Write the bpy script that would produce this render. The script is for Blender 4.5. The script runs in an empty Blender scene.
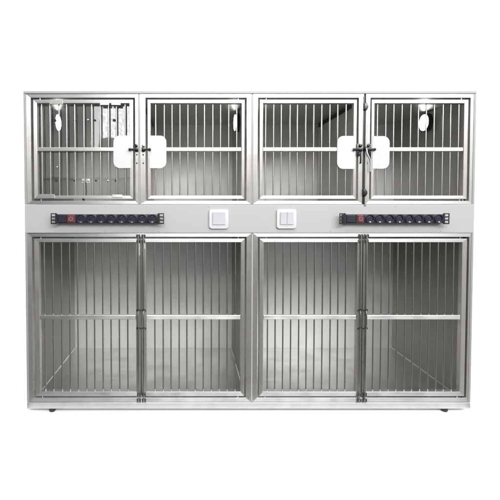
import bpy, bmesh, math, random
from mathutils import Vector, Matrix
random.seed(4)
scn = bpy.context.scene
col = scn.collection
U = 0.005                       # metres per design unit
F = 410.0                       # camera distance (design units)
CXP, CH = 191.0, 202.0          # camera foot point on the front plane
TH = math.radians(1.65)         # camera looks slightly down
PPY = CH + F * math.tan(TH)     # row of the optical axis

def RH(y):
    """height on the front plane (measured down) of a row of the photograph"""
    return CH + F * math.tan(math.atan((y - PPY) / F) + TH)
def RX(x, y):
    d = F * math.cos(TH) + (RH(y) - CH) * math.sin(TH)
    return CXP + (x - CXP) * d / F
ZB = RH(412.2)
def W(x, h, d=0.0):
    return Vector(((x - 250) * U, d * U, (ZB - h) * U))

# ------------------------------------------------------------------ materials
def new_mat(name):
    m = bpy.data.materials.new(name); m.use_nodes = True
    nt = m.node_tree
    return m, nt, nt.nodes['Principled BSDF']

def steel(name, base=(0.62, 0.61, 0.59), rough=0.3, metal=1.0, brush='z', aniso=0.75, var=0.1, stain=0.0, bump=0.02, tint=(0.42, 0.36, 0.30)):
    m, nt, b = new_mat(name); N = nt.nodes; L = nt.links
    b.inputs['Metallic'].default_value = metal
    tc = N.new('ShaderNodeTexCoord'); mp = N.new('ShaderNodeMapping')
    fine, lng = 420.0, 5.0
    mp.inputs['Scale'].default_value = {'z': (fine, fine, lng), 'x': (lng, fine, fine), 'y': (fine, lng, fine)}[brush]
    L.new(tc.outputs['Object'], mp.inputs['Vector'])
    n1 = N.new('ShaderNodeTexNoise'); n1.inputs['Scale'].default_value = 1.0; n1.inputs['Detail'].default_value = 3
    L.new(mp.outputs['Vector'], n1.inputs['Vector'])
    n2 = N.new('ShaderNodeTexNoise'); n2.inputs['Scale'].default_value = 9.0; n2.inputs['Detail'].default_value = 6; n2.inputs['Roughness'].default_value = 0.65
    L.new(tc.outputs['Object'], n2.inputs['Vector'])
    # roughness
    r1 = N.new('ShaderNodeMapRange'); r1.inputs['From Min'].default_value = 0.25; r1.inputs['From Max'].default_value = 0.75
    r1.inputs['To Min'].default_value = rough - var * 0.6; r1.inputs['To Max'].default_value = rough + var * 0.6
    L.new(n1.outputs['Fac'], r1.inputs['Value'])
    r2 = N.new('ShaderNodeMapRange'); r2.inputs['From Min'].default_value = 0.35; r2.inputs['From Max'].default_value = 0.7
    r2.inputs['To Min'].default_value = -var * 0.5; r2.inputs['To Max'].default_value = var
    L.new(n2.outputs['Fac'], r2.inputs['Value'])
    ad = N.new('ShaderNodeMath'); ad.operation = 'ADD'; ad.use_clamp = True
    L.new(r1.outputs['Result'], ad.inputs[0]); L.new(r2.outputs['Result'], ad.inputs[1])
    L.new(ad.outputs['Value'], b.inputs['Roughness'])
    # colour: brushing streaks plus stains
    mx = N.new('ShaderNodeMix'); mx.data_type = 'RGBA'
    mx.inputs['A'].default_value = (base[0] * 0.9, base[1] * 0.9, base[2] * 0.9, 1); mx.inputs['B'].default_value = (min(1, base[0] * 1.08), min(1, base[1] * 1.08), min(1, base[2] * 1.08), 1)
    L.new(n1.outputs['Fac'], mx.inputs['Factor'])
    out = mx.outputs['Result']
    if stain > 0:
        n3 = N.new('ShaderNodeTexNoise'); n3.inputs['Scale'].default_value = 14.0; n3.inputs['Detail'].default_value = 8; n3.inputs['Roughness'].default_value = 0.7
        L.new(tc.outputs['Object'], n3.inputs['Vector'])
        r3 = N.new('ShaderNodeMapRange'); r3.inputs['From Min'].default_value = 0.45; r3.inputs['From Max'].default_value = 0.72; r3.inputs['To Max'].default_value = stain
        L.new(n3.outputs['Fac'], r3.inputs['Value'])
        m2 = N.new('ShaderNodeMix'); m2.data_type = 'RGBA'
        L.new(r3.outputs['Result'], m2.inputs['Factor']); L.new(out, m2.inputs['A']); m2.inputs['B'].default_value = (*tint, 1)
        out = m2.outputs['Result']
    L.new(out, b.inputs['Base Color'])
    b.inputs['Anisotropic'].default_value = aniso
    if aniso > 0:
        cv = N.new('ShaderNodeCombineXYZ')
        t = {'z': (1, 0, 0), 'x': (0, 0, 1), 'y': (1, 0, 0)}[brush]
        for i in range(3): cv.inputs[i].default_value = t[i]
        L.new(cv.outputs['Vector'], b.inputs['Tangent'])
    bp = N.new('ShaderNodeBump'); bp.inputs['Strength'].default_value = bump; bp.inputs['Distance'].default_value = 0.002
    L.new(n2.outputs['Fac'], bp.inputs['Height']); L.new(bp.outputs['Normal'], b.inputs['Normal'])
    return m

def paint(name, c, rough=0.45, var=0.03, spec=0.5, bump=0.0, scale=30):
    m, nt, b = new_mat(name); N = nt.nodes; L = nt.links
    tc = N.new('ShaderNodeTexCoord'); n = N.new('ShaderNodeTexNoise'); n.inputs['Scale'].default_value = scale; n.inputs['Detail'].default_value = 6
    L.new(tc.outputs['Object'], n.inputs['Vector'])
    mx = N.new('ShaderNodeMix'); mx.data_type = 'RGBA'
    mx.inputs['A'].default_value = (*[max(0, v * (1 - var)) for v in c], 1); mx.inputs['B'].default_value = (*[min(1, v * (1 + var)) for v in c], 1)
    L.new(n.outputs['Fac'], mx.inputs['Factor']); L.new(mx.outputs['Result'], b.inputs['Base Color'])
    b.inputs['Roughness'].default_value = rough
    b.inputs['Specular IOR Level'].default_value = spec
    if bump:
        bp = N.new('ShaderNodeBump'); bp.inputs['Strength'].default_value = bump; bp.inputs['Distance'].default_value = 0.001
        L.new(n.outputs['Fac'], bp.inputs['Height']); L.new(bp.outputs['Normal'], b.inputs['Normal'])
    return m

M = {}
M['steel_v'] = steel('steel_brushed_upright', metal=0.8, base=(0.57, 0.555, 0.535), rough=0.29, var=0.09, bump=0.06, brush='z', stain=0.25)
M['steel_h'] = steel('steel_brushed_level', base=(0.51, 0.505, 0.50), rough=0.38, aniso=0.9, brush='x', stain=0.12)
M['steel_bar'] = steel('steel_bar', base=(0.52, 0.51, 0.49), rough=0.22, brush='z', aniso=0.0, var=0.06)
M['steel_cross'] = steel('steel_cross_tube', base=(0.58, 0.57, 0.56), rough=0.36, brush='x', aniso=0.9)
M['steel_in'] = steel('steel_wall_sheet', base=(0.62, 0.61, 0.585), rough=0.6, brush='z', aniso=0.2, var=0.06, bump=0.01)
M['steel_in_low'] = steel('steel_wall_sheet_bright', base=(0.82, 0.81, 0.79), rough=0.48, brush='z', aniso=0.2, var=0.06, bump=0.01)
M['steel_side_shaded'] = steel('steel_sheet_shaded', base=(0.41, 0.40, 0.385), rough=0.55, brush='z', aniso=0.2, var=0.06, bump=0.01)  # same metal as the lower back walls, darkened to shade side walls and ceilings
M['steel_ceil'] = steel('steel_ceiling_sheet', base=(0.62, 0.61, 0.59), rough=0.34, brush='y', aniso=0.85, var=0.03, bump=0.004)
M['steel_floor'] = steel('steel_floor_sheet', base=(0.44, 0.44, 0.43), rough=0.45, bump=0.03, brush='x', aniso=0.2, var=0.1, stain=0.1)
M['steel_edge'] = steel('steel_outer_edge', base=(0.42, 0.42, 0.42), rough=0.4, brush='x', aniso=0.5, stain=0.1)
M['steel_base'] = steel('steel_base_rail', base=(0.60, 0.60, 0.59), rough=0.4, brush='x', aniso=0.5, stain=0.35, tint=(0.40, 0.40, 0.39))
M['bead'] = steel('sealant_bead', base=(0.56, 0.55, 0.54), rough=0.4, brush='z', aniso=0.0)
M['dark_metal'] = steel('dark_latch_metal', base=(0.05, 0.05, 0.05), rough=0.3, brush='x', aniso=0.0, var=0.05)
M['guide'] = steel('grey_guide_metal', base=(0.20, 0.20, 0.195), rough=0.3, brush='z', aniso=0.0, var=0.05)
M['chrome'] = steel('bright_zinc', base=(0.75, 0.75, 0.74), rough=0.22, brush='z', aniso=0.0, var=0.05)
M['panel'] = paint('grey_powder_coat', (0.335, 0.338, 0.331), rough=0.45, var=0.015, bump=0.03, scale=220)
M['edge'] = paint('grey_sheet_edge', (0.25, 0.253, 0.25), rough=0.4, var=0.08)
M['white'] = paint('white_acrylic', (0.46, 0.46, 0.46), rough=0.35, var=0.03)
M['plate_worn'] = paint('white_film_scuffed', (0.43, 0.44, 0.46), rough=0.3, var=0.18, scale=60)
M['switch'] = paint('white_switch_plastic', (0.50, 0.50, 0.52), rough=0.3, var=0.01)
M['switch_in'] = paint('white_rocker_plastic', (0.44, 0.44, 0.465), rough=0.25, var=0.01)
M['black'] = paint('black_plastic', (0.012, 0.012, 0.017), rough=0.4, var=0.2, spec=0.3)
M['socket'] = paint('black_socket_plastic', (0.014, 0.014, 0.022), rough=0.35, var=0.2, spec=0.35)
M['rubber'] = paint('black_rubber', (0.012, 0.012, 0.012), rough=0.6, var=0.2)
M['red'] = paint('red_switch_plastic', (0.10, 0.027, 0.037), rough=0.25, var=0.1)
M['pink'] = paint('pink_mark', (0.27, 0.12, 0.145), rough=0.4)
M['hole'] = paint('dark_hole', (0.006, 0.006, 0.006), rough=0.7)
M['paper'] = paint('white_backdrop_paper', (0.93, 0.93, 0.93), rough=0.9, var=0.005, spec=0.0)
M['lampbody'] = paint('dark_lamp_housing', (0.03, 0.03, 0.03), rough=0.35)
m, nt, b = new_mat('clear_acrylic')
for n in list(nt.nodes):
    if n.type != 'OUTPUT_MATERIAL': nt.nodes.remove(n)
tr = nt.nodes.new('ShaderNodeBsdfTransparent'); tr.inputs['Color'].default_value = (0.93, 0.94, 0.93, 1)
gl = nt.nodes.new('ShaderNodeBsdfGlossy'); gl.inputs['Roughness'].default_value = 0.02
lw = nt.nodes.new('ShaderNodeFresnel'); lw.inputs['IOR'].default_value = 1.75
ms = nt.nodes.new('ShaderNodeMixShader')
nz = nt.nodes.new('ShaderNodeTexNoise'); nz.inputs['Scale'].default_value = 7; tcn = nt.nodes.new('ShaderNodeTexCoord')
bpn = nt.nodes.new('ShaderNodeBump'); bpn.inputs['Strength'].default_value = 0.04; bpn.inputs['Distance'].default_value = 0.01
nt.links.new(tcn.outputs['Object'], nz.inputs['Vector']); nt.links.new(nz.outputs['Fac'], bpn.inputs['Height']); nt.links.new(bpn.outputs['Normal'], gl.inputs['Normal'])
nt.links.new(lw.outputs['Fac'], ms.inputs['Fac']); nt.links.new(tr.outputs['BSDF'], ms.inputs[1]); nt.links.new(gl.outputs['BSDF'], ms.inputs[2])
nt.links.new(ms.outputs['Shader'], nt.nodes['Material Output'].inputs['Surface'])
M['acrylic'] = m
m, nt, b = new_mat('lit_lamp_lens')
b.inputs['Base Color'].default_value = (0.9, 0.9, 0.9, 1); b.inputs['Emission Color'].default_value = (1, 0.98, 0.94, 1); b.inputs['Emission Strength'].default_value = 16.0
M['lens'] = m

# ------------------------------------------------------------------ mesh helpers
def link(name, bm, mats, parent=None, smooth=False):
    me = bpy.data.meshes.new(name)
    bmesh.ops.recalc_face_normals(bm, faces=bm.faces)
    if smooth:
        for f in bm.faces: f.smooth = True
        for e in bm.edges:
            if len(e.link_faces) == 2 and e.calc_face_angle(0) > math.radians(40): e.smooth = False
    bm.to_mesh(me); bm.free()
    for mm in (mats if isinstance(mats, (list, tuple)) else [mats]): me.materials.append(mm)
    o = bpy.data.objects.new(name, me); col.objects.link(o)
    if parent: o.parent = parent
    return o

def box(bm, x0, h0, x1, h1, d0, d1, bev=0.0, mi=0):
    """box from design x0..x1, heights h0..h1 (down), depth d0..d1"""
    ps = [W(x, h, d) for d in (d0, d1) for h in (h0, h1) for x in (x0, x1)]
    v = [bm.verts.new(p) for p in ps]
    fs = [bm.faces.new([v[i] for i in q]) for q in ((0, 1, 3, 2), (4, 6, 7, 5), (0, 4, 5, 1), (2, 3, 7, 6), (0, 2, 6, 4), (1, 5, 7, 3))]
    for f in fs: f.material_index = mi
    if bev > 0:
        es = list({e for f in fs for e in f.edges})
        bmesh.ops.bevel(bm, geom=es, offset=bev * U, segments=2, profile=0.5, affect='EDGES', material=-1)

def tube(bm, pts, r, seg=10, mi=0):
    pts = [Vector(p) for p in pts]; rings = []
    for i, p in enumerate(pts):
        t = (pts[min(i + 1, len(pts) - 1)] - pts[max(i - 1, 0)]).normalized()
        a = t.cross(Vector((0, 1, 0)));
        if a.length < 1e-3: a = t.cross(Vector((1, 0, 0)))
        a.normalize(); c = t.cross(a)
        rings.append([bm.verts.new(p + (a * math.cos(2 * math.pi * k / seg) + c * math.sin(2 * math.pi * k / seg)) * r * U) for k in range(seg)])
    for A, B in zip(rings, rings[1:]):
        for k in range(seg):
            f = bm.faces.new([A[k], A[(k + 1) % seg], B[(k + 1) % seg], B[k]]); f.material_index = mi
    for R_ in (rings[0], rings[-1]):
        f = bm.faces.new(R_); f.material_index = mi

def disc(bm, c, axis, prof, seg=28, mi=0):
    """lathe: prof = [(r, t)...] along axis from point c (design units)"""
    axis = Vector(axis).normalized()
    a = axis.cross(Vector((0, 0, 1)))
    if a.length < 1e-3: a = axis.cross(Vector((1, 0, 0)))
    a.normalize(); b_ = axis.cross(a); rings = []
    for r, t in prof:
        o = c + axis * t * U
        if r <= 1e-6: rings.append([bm.verts.new(o)])
        else: rings.append([bm.verts.new(o + (a * math.cos(2 * math.pi * k / seg) + b_ * math.sin(2 * math.pi * k / seg)) * r * U) for k in range(seg)])
    for A, B in zip(rings, rings[1:]):
        for k in range(seg):
            k2 = (k + 1) % seg
            vs = [A[0]] if len(A) == 1 else [A[k], A[k2]]
            vs += [B[0]] if len(B) == 1 else [B[k2], B[k]]
            f = bm.faces.new(vs); f.material_index = mi
    for R_ in (rings[0], rings[-1]):
        if len(R_) > 2: f = bm.faces.new(R_); f.material_index = mi

def ring_frame(bm, outer, inner, d0, d1, bev=0.25):
    """mitred rectangular frame; sides use slot 0 (upright), rails slot 1 (level)"""
    ox0, oh0, ox1, oh1 = outer; ix0, ih0, ix1, ih1 = inner
    def loop(x0, h0, x1, h1, d): return [bm.verts.new(W(x, h, d)) for x, h in ((x0, h0), (x1, h0), (x1, h1), (x0, h1))]
    of, ob, jf, jb = loop(*outer, d0), loop(*outer, d1), loop(*inner, d0), loop(*inner, d1)
    long_edges = set()
    for k in range(4):
        k2 = (k + 1) % 4; mi = 1 if k % 2 == 0 else 0
        for q in ((of[k], of[k2], jf[k2], jf[k]), (ob[k2], ob[k], jb[k], jb[k2]), (of[k2], of[k], ob[k], ob[k2]), (jf[k], jf[k2], jb[k2], jb[k])):
            f = bm.faces.new(q); f.material_index = mi
    bm.edges.ensure_lookup_table()
    es = []
    for L_ in (of, jf):
        for k in range(4):
            e = bm.edges.get((L_[k], L_[(k + 1) % 4]))
            if e: es.append(e)
    bmesh.ops.bevel(bm, geom=es, offset=bev * U, segments=2, profile=0.5, affect='EDGES', material=-1)

def plate_outline(x0, h0, x1, h1, r, round_left=True, round_right=True, n=7):
    pts = []
    def arc(cx, ch, a0):
        for i in range(n + 1):
            a = a0 + math.pi / 2 * i / n
            pts.append((cx + r * math.cos(a), ch + r * math.sin(a)))
    if round_right: arc(x1 - r, h1 - r, 0)
    else: pts.append((x1, h1))
    if round_left: arc(x0 + r, h1 - r, math.pi / 2); arc(x0 + r, h0 + r, math.pi)
    else: pts.extend([(x0, h1), (x0, h0)])
    if round_right: arc(x1 - r, h0 + r, 1.5 * math.pi)
    else: pts.append((x1, h0))
    return pts
def prism(bm, pts, d0, d1, bev=0.0, mi=0):
    a = [bm.verts.new(W(x, h, d0)) for x, h in pts]; b_ = [bm.verts.new(W(x, h, d1)) for x, h in pts]
    f0 = bm.faces.new(a); f1 = bm.faces.new(b_[::-1]); fs = [f0, f1]
    for k in range(len(a)):
        k2 = (k + 1) % len(a); fs.append(bm.faces.new([a[k2], a[k], b_[k], b_[k2]]))
    for f in fs: f.material_index = mi
    if bev: bmesh.ops.bevel(bm, geom=list(f0.edges), offset=bev * U, segments=3, profile=0.5, affect='EDGES')

def part(name, mat, parent, fn, smooth=False):
    bm = bmesh.new(); fn(bm); return link(name, bm, mat, parent, smooth)

def empty(name, loc, label, cat, group=None):
    o = bpy.data.objects.new(name, None); col.objects.link(o)
    o.location = loc; o['label'] = label; o['category'] = cat; o.empty_display_size = 0.05
    if group: o['group'] = group
    return o
def ground(o, root):                       # keep a part where it is under a moved root
    o.matrix_parent_inverse = Matrix.Translation(-root.location)

# ------------------------------------------------------------------ setting: white paper sweep
fl = part('floor', M['paper'], None, lambda bm: bm.faces.new([bm.verts.new(p) for p in ((-1.14, -.11, 0), (1.14, -.11, 0), (1.14, .8, 0), (-1.14, .8, 0))]))
fl['kind'] = 'structure'

# ------------------------------------------------------------------ the cage bank
bank = empty('cage_bank', (0, 0, 0), 'wide stainless steel two-tier pet cage bank with eight barred doors and white plates', 'pet cage')
X0, X1 = 25.0, 473.7
HT, HB = RH(91.3), RH(408.2)
D = 148.0
P0, P1 = RH(204.4), RH(232.9)            # service panel
seams = [RX(139.2, 150), RX(252.2, 110), RX(364.3, 150)]
SC = RX(252.2, 240)

# outer skin
part('top_panel', M['edge'], bank, lambda bm: box(bm, X0, HT, X1, RH(93.8), -1.2, D + 3, 0.3))
for xa, xb in ((X0, X0 + 2.2), (X1 - 2.2, X1)):
    def sp(bm, xa=xa, xb=xb):
        box(bm, xa, RH(93.8) + .15, xb, P0 - .1, -0.9, D + 3, 0.25)
        box(bm, xa, P1 + .1, xb, RH(401.9), -0.9, D + 3, 0.25)
    part('side_panel', M['edge'], bank, sp)
part('back_panel', M['steel_in'], bank, lambda bm: box(bm, X0 + 2.3, RH(93.8) + .1, X1 - 2.3, RH(402), D + 1.0, D + 2.5))
part('base_rail', M['steel_base'], bank, lambda bm: box(bm, X0 + 0.2, RH(401.9) + .05, X1 - 0.3, HB, -1.3, D + 2, 0.5))
for fx in (51.5, 446):
    x = RX(fx, 408)
    def foot(bm, x=x):
        disc(bm, W(x, HB - .1, 2.6), (0, 0, -1), [(1.6, 0), (1.6, .8), (3.1, 1.0), (3.3, 2.3), (2.7, ZB - HB + .1)], 20)
    part('levelling_foot', M['rubber'], bank, foot, True)
for fx in (51.5, 446):
    x = RX(fx, 408)
    def foot(bm, x=x): disc(bm, W(x, HB - .1, D - 8), (0, 0, -1), [(1.6, 0), (1.6, .8), (3.1, 1.0), (3.3, 2.3), (2.7, ZB - HB + .1)], 20)
    part('levelling_foot', M['rubber'], bank, foot, True)

# service panel with screws
spn = part('service_panel', M['panel'], bank, lambda bm: box(bm, X0 + 0.1, P0, X1 - 0.1, P1, -1.2, D, 0.35))
for sx, sy in ((56.5, 230.9), (106, 206.3), (106, 230.6), (159, 231), (209, 206.3), (290, 206.3), (330, 230.9), (395, 206.3), (440, 230.8)):
    part('screw', M['panel'], spn, lambda bm: disc(bm, W(RX(sx, sy), RH(sy), -1.15), (0, -1, 0), [(0.75, 0), (0.75, .1), (0.5, .35), (0.0, .4)], 12), True)

# face frames (mitred): four above, two below
UFT, UFB = RH(94.0), RH(204.2)
OT, OB = RH(97.9), RH(200.9)             # upper opening
frame_mats = [M['steel_v'], M['steel_h']]
upper_open = [(RX(31.3, 150), RX(135.2, 150)), (RX(145.6, 150), RX(246.6, 120)), (RX(257.8, 120), RX(358.2, 150)), (RX(369.6, 150), RX(470.2, 110))]
upper_out = [X0 + 2.3] + seams + [X1 - 2.3]
for k in range(4):
    a, b_ = upper_out[k] + (0.85 if k else 0), upper_out[k + 1] - (0.85 if k < 3 else 0)
    part('face_frame', frame_mats, bank, lambda bm: ring_frame(bm, (a, UFT, b_, UFB), (upper_open[k][0], OT, upper_open[k][1], OB), -0.6, 6))
LFT, LFB = RH(233.2), RH(401.8)
LOT, LOB = RH(236.9), RH(397.4)
lower_open = [(RX(32.8, 320), RX(246.4, 250)), (RX(257.7, 250), RX(467.3, 320))]
for k in range(2):
    a, b_ = (X0 + 2.3, SC - .7) if k == 0 else (SC + .7, X1 - 2.3)
    part('face_frame', frame_mats, bank, lambda bm: ring_frame(bm, (a, LFT, b_, LFB), (lower_open[k][0], LOT, lower_open[k][1], LOB), -0.6, 6))
for q_ in seams[:2]:
    part('seam_strip', M['edge'], bank, lambda bm: box(bm, q_ - .8, UFT + .1, q_ + .8, UFB - .1, -0.35, 5, .15))
part('seam_strip', M['panel'], bank, lambda bm: box(bm, SC - .65, LFT + .2, SC + .65, LFB - .2, -0.9, 5, .2))

# liners
IL, IR = 32.0, 466.5
cl, cr = SC - 5.5, SC + 5.5
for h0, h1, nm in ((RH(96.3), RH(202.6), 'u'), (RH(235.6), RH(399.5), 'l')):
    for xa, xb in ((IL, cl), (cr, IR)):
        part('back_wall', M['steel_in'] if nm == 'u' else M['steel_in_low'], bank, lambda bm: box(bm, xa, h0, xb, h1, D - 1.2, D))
        part('ceiling_panel', M['steel_ceil'] if nm == 'u' else M['steel_side_shaded'], bank, lambda bm: box(bm, xa, h0 - 1, xb, h0 - .05, 6.2, D - 1.3))
        part('floor_pan', M['steel_floor'], bank, lambda bm: box(bm, xa, h1 + .05, xb, h1 + 1.0, 6.2, D - 1.3))
        for xs, sgn in ((xa, 1), (xb, -1)):
            part('side_wall', M['steel_in'] if nm == 'u' else M['steel_side_shaded'], bank, lambda bm: box(bm, xs - .9, h0, xs, h1, 6.2, D - 1.3) if sgn > 0 else box(bm, xs, h0, xs + .9, h1, 6.2, D - 1.3))
            if nm == 'l':
                c = xs + .5 * sgn
                part('seal_bead', M['bead'], bank, lambda bm: tube(bm, [W(c, h1 - .3, 7), W(c, h1 - .3, D - 2)], 0.75, 8), True)
# partitions between the upper pairs
PTX = [seams[0], seams[2]]
for px in PTX:
    pt = part('partition', M['steel_in'], bank, lambda bm: box(bm, px - .6, RH(96.3) + 4.5, px + .6, RH(202.6) - .2, 6.4, D - 3, .1))
    part('partition_rail', M['dark_metal'], pt, lambda bm: box(bm, px - 1.5, RH(96.3) + .1, px + 1.5, RH(96.3) + 4.4, 6.4, D - 3, .2))
    part('partition_post', M['steel_v'], pt, lambda bm: box(bm, px - 1.6, RH(96.3) + 4.6, px + 1.6, RH(202.6) - .3, D - 7, D - 3.1, .2))
    part('corner_trim', M['steel_h'], pt, lambda bm: box(bm, px - 1.2, RH(202.6) - 2.4, px + 1.2, RH(202.6) - .3, 6.5, D - 8, .2))
# lit disc lamps high on the side walls
LZ, LHH = 70.0, RH(109)
for wx, sgn in ((IL, 1), (cl, -1), (cr, 1), (IR, -1)):
    lf = part('lamp_fixture', M['lampbody'], bank, lambda bm: disc(bm, W(wx, LHH, LZ), (sgn, 0, 0), [(10.6, .05), (10.9, .5), (10.9, 3.9), (10.3, 4.4)], 40), True)
    part('lamp_lens', M['lens'], lf, lambda bm: disc(bm, W(wx, LHH, LZ), (sgn, 0, 0), [(9.3, 4.45), (9.3, 4.9), (8.0, 5.4), (5, 5.8), (0, 6)], 40), True)

# ------------------------------------------------------------------ doors
BAR = {}
def bar_mesh(key, h0, h1):
    if key not in BAR:
        bm = bmesh.new(); tube(bm, [W(250, h0, 3.0), W(250, h1, 3.0)], 0.72, 10)
        o = link('bar', bm, M['steel_bar'], None, True); BAR[key] = o.data; bpy.data.objects.remove(o)
    return BAR[key]
def door(outer, inner, bars, cross, key):
    o = part('door', frame_mats, bank, lambda bm: ring_frame(bm, outer, inner, -0.2, 5.2, .35))
    me = bar_mesh(key, inner[1] + .02, inner[3] - .02)
    for x in bars:
        bo = bpy.data.objects.new('bar', me); col.objects.link(bo); bo.parent = o
        bo.location = ((x - 250 + random.uniform(-.18, .18)) * U, random.uniform(-.3, .3) * U, 0)
        bo.rotation_euler = (0, random.uniform(-.0012, .0012), 0)
    part('cross_bar', M['steel_cross'], o, lambda bm: box(bm, inner[0] + .05, cross[0], inner[2] - .05, cross[1], 0.2, 2.2, .45))
    return o
def rng(a, b_, n, y): return [RX(a + (b_ - a) * i / (n - 1), y) for i in range(n)]
DT, DIT, DIB, DB = RH(99.6), RH(103.3), RH(195.6), RH(199.0)
uy = 150
ud = [(RX(33.2, 110), RX(36.9, 110), RX(129.6, uy), RX(133.2, uy), rng(41.3, 124.5, 11, uy)),
      (RX(147.6, uy), RX(150.6, uy), RX(241.6, 120), RX(244.7, 120), rng(155.5, 237.2, 11, uy)),
      (RX(259.7, 120), RX(263.0, 120), RX(353.4, uy), RX(356.4, uy), rng(266.0, 346.6, 11, uy)),
      (RX(371.2, uy), RX(374.0, uy), RX(464.4, 110), RX(468.3, 110), rng(378.6, 460.2, 11, uy))]
updoors = []
for a, ai, bi, b_, bars in ud:
    updoors.append(door((a, DT, b_, DB), (ai, DIT, bi, DIB), bars, (RH(147.3), RH(151.2)), 'u'))
LT, LIT, LIB, LB = RH(238.6), RH(242.3), RH(391.6), RH(396.2)
ly = 300
ld = [(RX(34.6, ly), RX(39.4, ly), RX(136.0, ly), RX(140.1, ly), rng(43.6, 126.8, 11, 270)),
      (RX(142.3, ly), RX(146.2, ly), RX(240.8, ly), RX(244.6, ly), rng(154.7, 235.8, 11, 270)),
      (RX(259.2, ly), RX(263.4, ly), RX(356.8, ly), RX(360.8, ly), rng(268.3, 347.2, 11, 270)),
      (RX(363.0, ly), RX(366.8, ly), RX(461.2, ly), RX(466.0, ly), rng(375.0, 455.2, 11, 270))]
lodoors = []
for a, ai, bi, b_, bars in ld:
    lodoors.append(door((a, LT, b_, LB), (ai, LIT, bi, LIB), bars, (RH(315.2), RH(319.7)), 'l'))

# hinge pins bridging the gap above and below each door, near its outer edge
for ds, outs, top, bot in ((updoors, ud, (OT, DT), (DB, OB)), (lodoors, ld, (LOT, LT), (LB, LOB))):
    for k, d in enumerate(ds):
        x = outs[k][0] + 6.5 if k % 2 == 0 else outs[k][3] - 6.5
        for (ha, hb) in (top, bot):
            part('hinge_pin', M['chrome'], d, lambda bm: tube(bm, [W(x, ha - .25, 1.2), W(x, hb + .25, 1.2)], 0.6, 12), True)
# white guard plates beside the upper latches
pl = [(113.6, 131.2, 135.6, 168.2, True), (149.4, 166.4, 135.7, 168.3, False), (337.0, 354.8, 136.0, 169.0, True), (372.2, 389.2, 136.2, 168.8, False)]
for k, (a, b_, y0, y1, left) in enumerate(pl):
    part('guard_plate', M['plate_worn'] if k == 3 else M['white'], updoors[k],
         lambda bm: prism(bm, plate_outline(RX(a, uy), RH(y0), RX(b_, uy), RH(y1), 6.2, left, not left), -0.75, -0.05, .15))
updoors[3].children[-1]['label'] = 'scuffed greyish guard plate'

# upper latches
for k, (sx, s) in enumerate(((130.6, 1), (149.6, -1), (353.6, 1), (373.0, -1))):
    d = updoors[k]; x = lambda v: RX(sx + s * v, uy); h = RH
    xs = sorted((x(0), x(8.0)))
    la = part('latch', M['dark_metal'], d, lambda bm: (
        tube(bm, [W(x(-.6), h(149.7), -2.6), W(x(.4), h(149.5), -2.6), W(x(7.6), h(149.9), -2.6)], 0.95, 12),
        disc(bm, W(x(-.7), h(149.7), -2.6), (-s, 0, 0), [(1.2, -1), (1.45, -.2), (1.1, .8), (0, 1)], 14),
        box(bm, min(x(4.6), x(7.8)), h(147.6), max(x(4.6), x(7.8)), h(152.0), -2.4, -.65, .3)), True)
    part('latch_knob', M['dark_metal'] if k != 1 else M['chrome'], la, lambda bm: disc(bm, W(x(5.9), h(145.9), -.6), (0, -1, 0), [(1.3, 0), (1.3, 1.0), (1.6, 1.4), (1.5, 2.6), (.9, 3.0), (0, 3.0)], 16), True)
    for hy in (154.8, 163.2):
        part('bolt', M['dark_metal'], la, lambda bm: disc(bm, W(x(6.3), h(hy), -.62), (0, -1, 0), [(.75, 0), (.75, .3), (.4, .7), (0, .75)], 12), True)
    if k >= 2:
        part('keeper', M['dark_metal'], la, lambda bm: (box(bm, min(x(2.6), x(5.4)), h(143.6), max(x(2.6), x(5.4)), h(156.5), -2.0, -.65, .4),
             box(bm, min(x(6.2), x(7.4)), h(144.2), max(x(6.2), x(7.4)), h(163.5 if k == 2 else 153), -1.8, -.65, .3)), True)

# glazed first door: drilled acrylic sheet, clips and fittings
D1 = updoors[0]
ax0, ax1, ah0, ah1 = RX(35.0, uy), RX(131.5, uy), RH(101.5), RH(197.5)
pane = part('acrylic_pane', M['acrylic'], D1, lambda bm: box(bm, ax0, ah0, ax1, ah1, 6.6, 7.2))
for hx, hy, r in [(53, 119.2, 1.55), (73, 119.3, 1.3), (93.5, 119, 1.1), (113, 119, 1.5), (54, 180.3, 1.2), (73, 180.5, 1.2), (94.5, 180.4, 1.0), (114.5, 180.4, 1.0)]:
    part('vent_plug', M['hole'], D1, lambda bm: disc(bm, W(RX(hx, hy), RH(hy), 6.5), (0, -1, 0), [(r, 0), (r, .25), (r * .6, .45), (0, .45)], 16), True)
for hx, hy, r in [(55.2, 166.6, 1.0), (81.6, 180.2, 1.2), (86.6, 180.3, 1.3), (82.0, 119.0, 1.1), (86.4, 118.6, 1.1), (106.3, 180.4, 1.1)]:
    part('stud', M['chrome'], D1, lambda bm: disc(bm, W(RX(hx, hy), RH(hy), 6.5), (0, -1, 0), [(r, 0), (r, .3), (r * .7, .9), (0, 1.1)], 16), True)
for a, b_, y0, y1 in ((50, 63.5, 99.9, 104.4), (100.2, 109.5, 101.6, 105.2), (111.5, 121, 102.4, 105.2), (112, 122.2, 194.6, 197.4), (38, 54.5, 194.2, 198.4)):
    part('pane_clip', M['steel_cross'], D1, lambda bm: box(bm, RX(a, uy), RH(y0), RX(b_, uy), RH(y1), -0.9, -.25, .2))
part('tube', M['rubber'], D1, lambda bm: tube(bm, [W(RX(84.3, 190), RH(182), 5.8), W(RX(84.6, 190), RH(186), 5.4), W(RX(84.9, 195), RH(192), 5.4), W(RX(84.6, 195), RH(195.4), 5.4)], .5, 8), True)
part('hanger', M['chrome'], D1, lambda bm: (box(bm, RX(80, uy), RH(178.4), RX(88.4, uy), RH(182.6), 6.2, 6.55, .1)))
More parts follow.
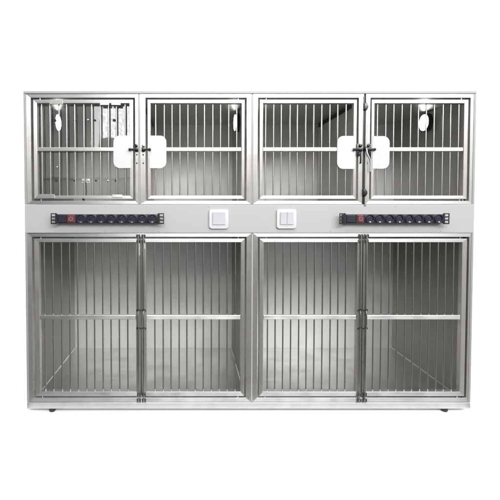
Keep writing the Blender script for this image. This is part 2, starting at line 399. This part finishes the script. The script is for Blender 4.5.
part('catch', M['dark_metal'], D1, lambda bm: disc(bm, W(RX(83.8, 199), RH(199.3), -.2), (0, -1, 0), [(1.3, 0), (1.3, .6), (.8, 1.0), (0, 1.0)], 14), True)

# vertical lock rod between the two right upper doors
rx = seams[2]
rod = part('lock_rod', M['steel_v'], bank, lambda bm: tube(bm, [W(rx + .9, RH(97), -1.7), W(rx + .9, RH(205.5), -1.7)], 1.0, 14), True)
part('rod_channel', M['dark_metal'], rod, lambda bm: box(bm, rx - 1.9, RH(96.5), rx - .55, RH(204.0), -1.0, -.65))
for yy in (107.0, 192.6):
    part('rod_guide', M['dark_metal'], rod, lambda bm: prism(bm, [(rx - 1.6, RH(yy - 3.2)), (rx + .6, RH(yy - 3.8)), (rx + 2.3, RH(yy - 1.0)), (rx + 2.4, RH(yy + 1.2)), (rx + .6, RH(yy + 4.0)), (rx - 1.6, RH(yy + 3.0))], -3.2, -.66, .4), True)
part('rod_handle', M['chrome'], rod, lambda bm: tube(bm, [W(rx + .6, RH(149), -3.6), W(rx + .9, RH(153), -4.0), W(rx + 2.2, RH(156.5), -4.2), W(rx + 4.0, RH(160), -4.0), W(rx + 4.7, RH(164), -3.8), W(rx + 4.8, RH(172), -3.6)], .85, 12), True)
part('rod_boss', M['dark_metal'], rod, lambda bm: disc(bm, W(rx + .6, RH(149.2), -.7), (0, -1, 0), [(2.5, 0), (2.5, 1.6), (1.8, 2.4), (1.6, 3.6), (0, 3.7)], 18), True)

# lower doors: lock rods on the meeting stiles
for k, (xc, s) in enumerate(((138.6, -1), (143.8, 1), (359.6, -1), (365.2, 1))):
    d = lodoors[k]; xx = RX(xc, ly)
    lr = part('lock_rod', M['steel_bar'], d, lambda bm: tube(bm, [W(xx, RH(234.2), -2.0), W(xx, RH(400.8), -2.0)], .95, 14), True)
    for y0, y1, w in ((233.8, 236.6, 1.9), (238.9, 242.6, 1.6), (391.8, 395.8, 1.6), (397.8, 401.4, 1.9)):
        part('rod_guide', M['guide'], lr, lambda bm: (box(bm, xx - w, RH(y0), xx - 1.0, RH(y1), -3.0, -.65 if y0 < 237 or y0 > 397 else -.25, .2),
              box(bm, xx + 1.0, RH(y0), xx + w, RH(y1), -3.0, -.65 if y0 < 237 or y0 > 397 else -.25, .2)), True)
    for yy in (309.5, 327.5):
        part('rod_clip', M['dark_metal'], lr, lambda bm: (tube(bm, [W(xx - 1.9 * s, RH(yy + 1.0), -.4), W(xx - 1.4 * s, RH(yy), -2.6), W(xx + .2 * s, RH(yy - 1.0), -3.2), W(xx + 1.5 * s, RH(yy - .2), -2.6), W(xx + 1.9 * s, RH(yy + 1.4), -.4)], .45, 8)), True)
    part('handle', M['steel_bar'], lr, lambda bm: tube(bm, [W(xx, RH(311), -2.9), W(xx + .2 * s, RH(314), -3.9), W(xx + .2 * s, RH(324), -3.9), W(xx, RH(327), -2.9)], .45, 10), True)
    if k in (0, 1):
        part('hinge_plate', M['steel_cross'], lr, lambda bm: box(bm, xx - .3, RH(242.8), xx + 1.6, RH(255.4 if k == 0 else 249), -1.2, -.25, .2))
part('meeting_strip', M['chrome'], lodoors[1], lambda bm: box(bm, RX(140.5, ly), LT + .2, RX(141.7, ly), LB - .2, 1.0, 5.0, .2))
part('meeting_strip', M['steel_bar'], lodoors[3], lambda bm: box(bm, RX(361.2, ly), LT + .2, RX(362.6, ly), LB - .2, 1.6, 5.0, .2))

# ------------------------------------------------------------------ power strips
RX_, RH_ = RX, RH
def power_strip(x0, x1, sw0, sw1, s0, s1, label, lit):
    y0, y1 = 214.4, 223.1; yc = 218.7; fd = -1.2
    q = 1 - 7.5 / F
    X = lambda v: CXP + (RX_(v, yc) - CXP) * q
    RH = lambda v: CH + (RH_(v) - CH) * q
    loc = W(X((x0 + x1) / 2), RH(yc), fd)
    r = empty('power_strip', loc, label, 'power strip', 'power strips on the grey panel')
    def pp(name, mat, fn, parent=r, smooth=False):
        o = part(name, mat, None, fn, smooth); o.parent = parent
        if parent is r: o.matrix_parent_inverse = Matrix.Translation(-loc)
        return o
    pp('body', M['black'], lambda bm: box(bm, X(x0 + 4.6), RH(y0), X(x1 - 4.6), RH(y1), fd - 6.5, fd - .05, .5))
    for e0, e1, oy in ((x0, x0 + 6.2, x0 + .9), (x1 - 6.2, x1, x1 - 4.4)):
        def ear(bm):
            a, b_ = X(e0), X(e1); t0, t1 = fd - 7.1, fd - 6.55
            sa, sb = X(oy), X(oy + 3.5)
            hs = [RH(213.2), RH(214.2), RH(216.3), RH(217.5), RH(219.5), RH(220.8), RH(222.9), RH(224.1)]
            box(bm, a, hs[0], sa, hs[7], t0, t1); box(bm, sb, hs[0], b_, hs[7], t0, t1)
            for i in (0, 2, 4, 6): box(bm, sa, hs[i], sb, hs[i + 1], t0, t1)
        pp('mounting_bracket', M['black'], ear)
    rs = pp('rocker_switch', M['red'], lambda bm: (box(bm, X(sw0), RH(214.6), X(sw1), RH(222.9), fd - 7.2, fd - 6.45, .4), box(bm, X(sw0 + 1), RH(215.4), X(sw1 - 1), RH(222.1), fd - 8.2, fd - 7.1, .4)))
    cx, ch, qr = (sw0 + sw1) / 2, 218.7, 1.8
    def mark(bm):
        pts = [W(X(cx) + qr * math.sin(a), RH(ch) - qr * math.cos(a), fd - 8.2) for a in [math.radians(40 + 280 * i / 18) for i in range(19)]]
        tube(bm, pts, .32, 6); tube(bm, [W(X(cx), RH(ch) - 2.5, fd - 8.2), W(X(cx), RH(ch) - .3, fd - 8.2)], .32, 6)
    pp('power_mark', M['pink'], mark, rs, True)
    pp('inlet_cover', M['socket'], lambda bm: box(bm, X(x0 + 7.2), RH(214.9), X(sw0 - .8), RH(222.6), fd - 7.2, fd - 6.45, .5))
    n = 8
    for i in range(n):
        c = s0 + (s1 - s0) * (i + .5) / n; cw = (s1 - s0) / n
        C = W(X(c), RH(yc), fd - 6.45)
        so = pp('socket', M['socket'], lambda bm: (
            disc(bm, C, (0, -1, 0), [(4.35, 0), (4.35, 1.1), (4.0, 1.4), (3.55, 1.3), (3.4, .35), (0, .3)], 28),
            box(bm, X(c) - cw * .49, RH(214.6), X(c) + cw * .49, RH(222.9), fd - 6.75, fd - 6.4, .12),
            prism(bm, [(X(c) - 3.2, RH(yc) + .2), (X(c) - .2, RH(yc) - 3.1), (X(c) + 1.2, RH(yc) - 2.6), (X(c) - 2.6, RH(yc) + 1.6)], fd - 7.6, fd - 6.7, .15)), r, True)
        dx, dh = 1.25, 1.25
        pp('pin_hole', M['hole'], lambda bm: (disc(bm, C + Vector((-dx * U, -.32 * U, dh * U)), (0, -1, 0), [(.62, 0), (.62, .12)], 12), disc(bm, C + Vector((dx * U, -.32 * U, -dh * U)), (0, -1, 0), [(.62, 0), (.62, .12)], 12)), so)
        pp('earth_clip', M['chrome'], lambda bm: box(bm, X(c) - .9, RH(221.5), X(c) + .7, RH(222.5), fd - 8.3, fd - 7.3, .15), so)
    return r
power_strip(51, 164, 67.2, 75.4, 76.2, 157.6, 'left of the two black power strips, red switch, eight sockets, below the glazed cage door', True)
power_strip(339.2, 449, 356.4, 363.6, 364.6, 443.0, 'right of the two black power strips, pinkish switch, beside the white double rocker switch', False)

# ------------------------------------------------------------------ wall switches
def wall_switch(x0, x1, y0, y1, gang, label):
    fd = -1.2; yc = (y0 + y1) / 2; X = lambda v: RX(v, yc)
    loc = W(X((x0 + x1) / 2), RH(yc), fd)
    r = empty('light_switch', loc, label, 'light switch', 'white switches on the grey panel')
    def pp(name, mat, fn, smooth=True):
        o = part(name, mat, r, fn, smooth); o.matrix_parent_inverse = Matrix.Translation(-loc); return o
    pp('frame', M['switch'], lambda bm: prism(bm, plate_outline(X(x0), RH(y0), X(x1), RH(y1), 1.8), fd - 2.0, fd - .03, .7))
    ix0, ix1, iy0, iy1 = x0 + 3.2, x1 - 3.0, y0 + 2.6, y1 - 4.0
    pp('inset', M['switch'], lambda bm: box(bm, X(ix0 - .5), RH(iy0 - .5), X(ix1 + .5), RH(iy1 + .5), fd - 2.25, fd - 1.9, .2))
    w = (ix1 - ix0) / gang
    for g in range(gang):
        a, b_ = ix0 + g * w + .15, ix0 + (g + 1) * w - .15
        def rk(bm):
            pr = [(RH(iy0), fd - 2.3), (RH(iy0), fd - 3.9), ((RH(iy0) + RH(iy1)) / 2, fd - 3.1), (RH(iy1), fd - 2.9), (RH(iy1), fd - 2.3)]
            A = [bm.verts.new(W(X(a), h, d)) for h, d in pr]; B = [bm.verts.new(W(X(b_), h, d)) for h, d in pr]
            f0 = bm.faces.new(A); f1 = bm.faces.new(B[::-1])
            for i in range(5): bm.faces.new((A[i], B[i], B[(i + 1) % 5], A[(i + 1) % 5]))
            bmesh.ops.bevel(bm, geom=list(bm.edges), offset=.22 * U, segments=2, affect='EDGES')
        pp('rocker', M['switch_in'], rk)
    pp('indicator', M['plate_worn'], lambda bm: box(bm, X((x0 + x1) / 2 - .8), RH(y1 - 3.1), X((x0 + x1) / 2 + .8), RH(y1 - 2.4), fd - 2.35, fd - 1.98, .1))
wall_switch(209.2, 228.1, 209.4, 228.4, 1, 'white single rocker light switch, right of the left power strip')
wall_switch(276.3, 295.6, 209.3, 228.3, 2, 'white light switch with two rockers, nearest the panel centre')

# ------------------------------------------------------------------ light
def area(name, loc, target, sx, sy, power, colr=(1, 1, 1)):
    l = bpy.data.lights.new(name, 'AREA'); l.shape = 'RECTANGLE'; l.size = sx; l.size_y = sy; l.energy = power; l.color = colr
    o = bpy.data.objects.new(name, l); col.objects.link(o); o.location = loc
    o.rotation_euler = (Vector(target) - Vector(loc)).to_track_quat('-Z', 'Y').to_euler()
    return o
CAMZ = W(0, CH).z
area('low_softbox', (0.6, -4.3, 0.98), (0.6, 0, 0.98), 9.5, 0.86, 21)
area('key_softbox', (0.6, -4.3, 2.02), (0.6, 0, 2.02), 9.5, 1.15, 53)
area('high_softbox', (1.2, -4.25, 3.35), (0.2, 0, 0.9), 5.4, 1.5, 760)
area('floor_fill', (0.0, -1.5, 3.6), (0.0, -0.2, 0.0), 4.6, 1.0, 150)  # added overhead light that whitens the floor sheet in front of the bank
area('window_lamp', ((-52 - 250) * U, -4.5, (ZB + 67) * U), (-0.75, 0, 1.4), 0.5, 0.62, 13, (0.96, 0.98, 1.0))
area('pane_streak_light', ((-116 - 250) * U, -4.5, (ZB + 47) * U), (-0.75, 0, 1.4), 0.12, 0.75, 2.2)  # added unseen panel, put there to mirror a bright streak in the acrylic pane
wl = bpy.data.lights['window_lamp']; wl.use_nodes = True
N_ = wl.node_tree.nodes; em = N_['Emission']; ge = N_.new('ShaderNodeNewGeometry'); mp_ = N_.new('ShaderNodeMapping'); mp_.inputs['Scale'].default_value = (11, 15, 1)
no_ = N_.new('ShaderNodeTexNoise'); no_.inputs['Scale'].default_value = 1.0; no_.inputs['Detail'].default_value = 2
ra_ = N_.new('ShaderNodeMapRange'); ra_.inputs['From Min'].default_value = 0.38; ra_.inputs['From Max'].default_value = 0.62; ra_.inputs['To Min'].default_value = 0.7; ra_.inputs['To Max'].default_value = 1.25
K_ = wl.node_tree.links
K_.new(ge.outputs['Parametric'], mp_.inputs['Vector']); K_.new(mp_.outputs['Vector'], no_.inputs['Vector']); K_.new(no_.outputs['Fac'], ra_.inputs['Value']); K_.new(ra_.outputs['Result'], em.inputs['Strength'])

w = bpy.data.worlds.new('World'); scn.world = w; w.use_nodes = True
# a white studio behind the cage, a dim room in front of it
wn, wk = w.node_tree.nodes, w.node_tree.links
bg = wn['Background']; tc = wn.new('ShaderNodeTexCoord'); sx = wn.new('ShaderNodeSeparateXYZ'); wk.new(tc.outputs['Generated'], sx.inputs['Vector'])
my = wn.new('ShaderNodeMapRange'); my.interpolation_type = 'SMOOTHSTEP'
my.inputs['From Min'].default_value = -0.08; my.inputs['From Max'].default_value = 0.12; wk.new(sx.outputs['Y'], my.inputs['Value'])
mz = wn.new('ShaderNodeMapRange'); mz.inputs['From Min'].default_value = -0.15; mz.inputs['From Max'].default_value = 0.1
mz.inputs['To Min'].default_value = 0.15; mz.inputs['To Max'].default_value = 0.32; wk.new(sx.outputs['Z'], mz.inputs['Value'])
mxr = wn.new('ShaderNodeMapRange'); mxr.interpolation_type = 'SMOOTHSTEP'      # the room is brighter towards the right
mxr.inputs['From Min'].default_value = 0.38; mxr.inputs['From Max'].default_value = 0.56; mxr.inputs['To Max'].default_value = 0.9; wk.new(sx.outputs['X'], mxr.inputs['Value'])
av = wn.new('ShaderNodeMath'); av.operation = 'ADD'; wk.new(mz.outputs['Result'], av.inputs[0]); wk.new(mxr.outputs['Result'], av.inputs[1])
mi = wn.new('ShaderNodeMix'); wk.new(my.outputs['Result'], mi.inputs['Factor']); wk.new(av.outputs['Value'], mi.inputs['A']); mi.inputs['B'].default_value = 2.4
bg.inputs['Color'].default_value = (1, 1, 1, 1); wk.new(mi.outputs['Result'], bg.inputs['Strength'])

# ------------------------------------------------------------------ camera
cam = bpy.data.cameras.new('camera'); co = bpy.data.objects.new('camera', cam); col.objects.link(co)
co.location = W(CXP, CH, -F); co.rotation_euler = (math.pi / 2 - TH, 0, 0)
cam.sensor_width = 36; cam.sensor_fit = 'HORIZONTAL'; cam.lens = 36 * F / 500
cam.shift_x = (250 - CXP) / 500; cam.shift_y = -(250 - PPY) / 500
cam.clip_end = 100; cam.clip_start = 0.05
scn.camera = co
scn.view_settings.view_transform = 'Standard'; scn.view_settings.look = 'None'
scn.view_settings.exposure = -0.85; scn.view_settings.gamma = 1
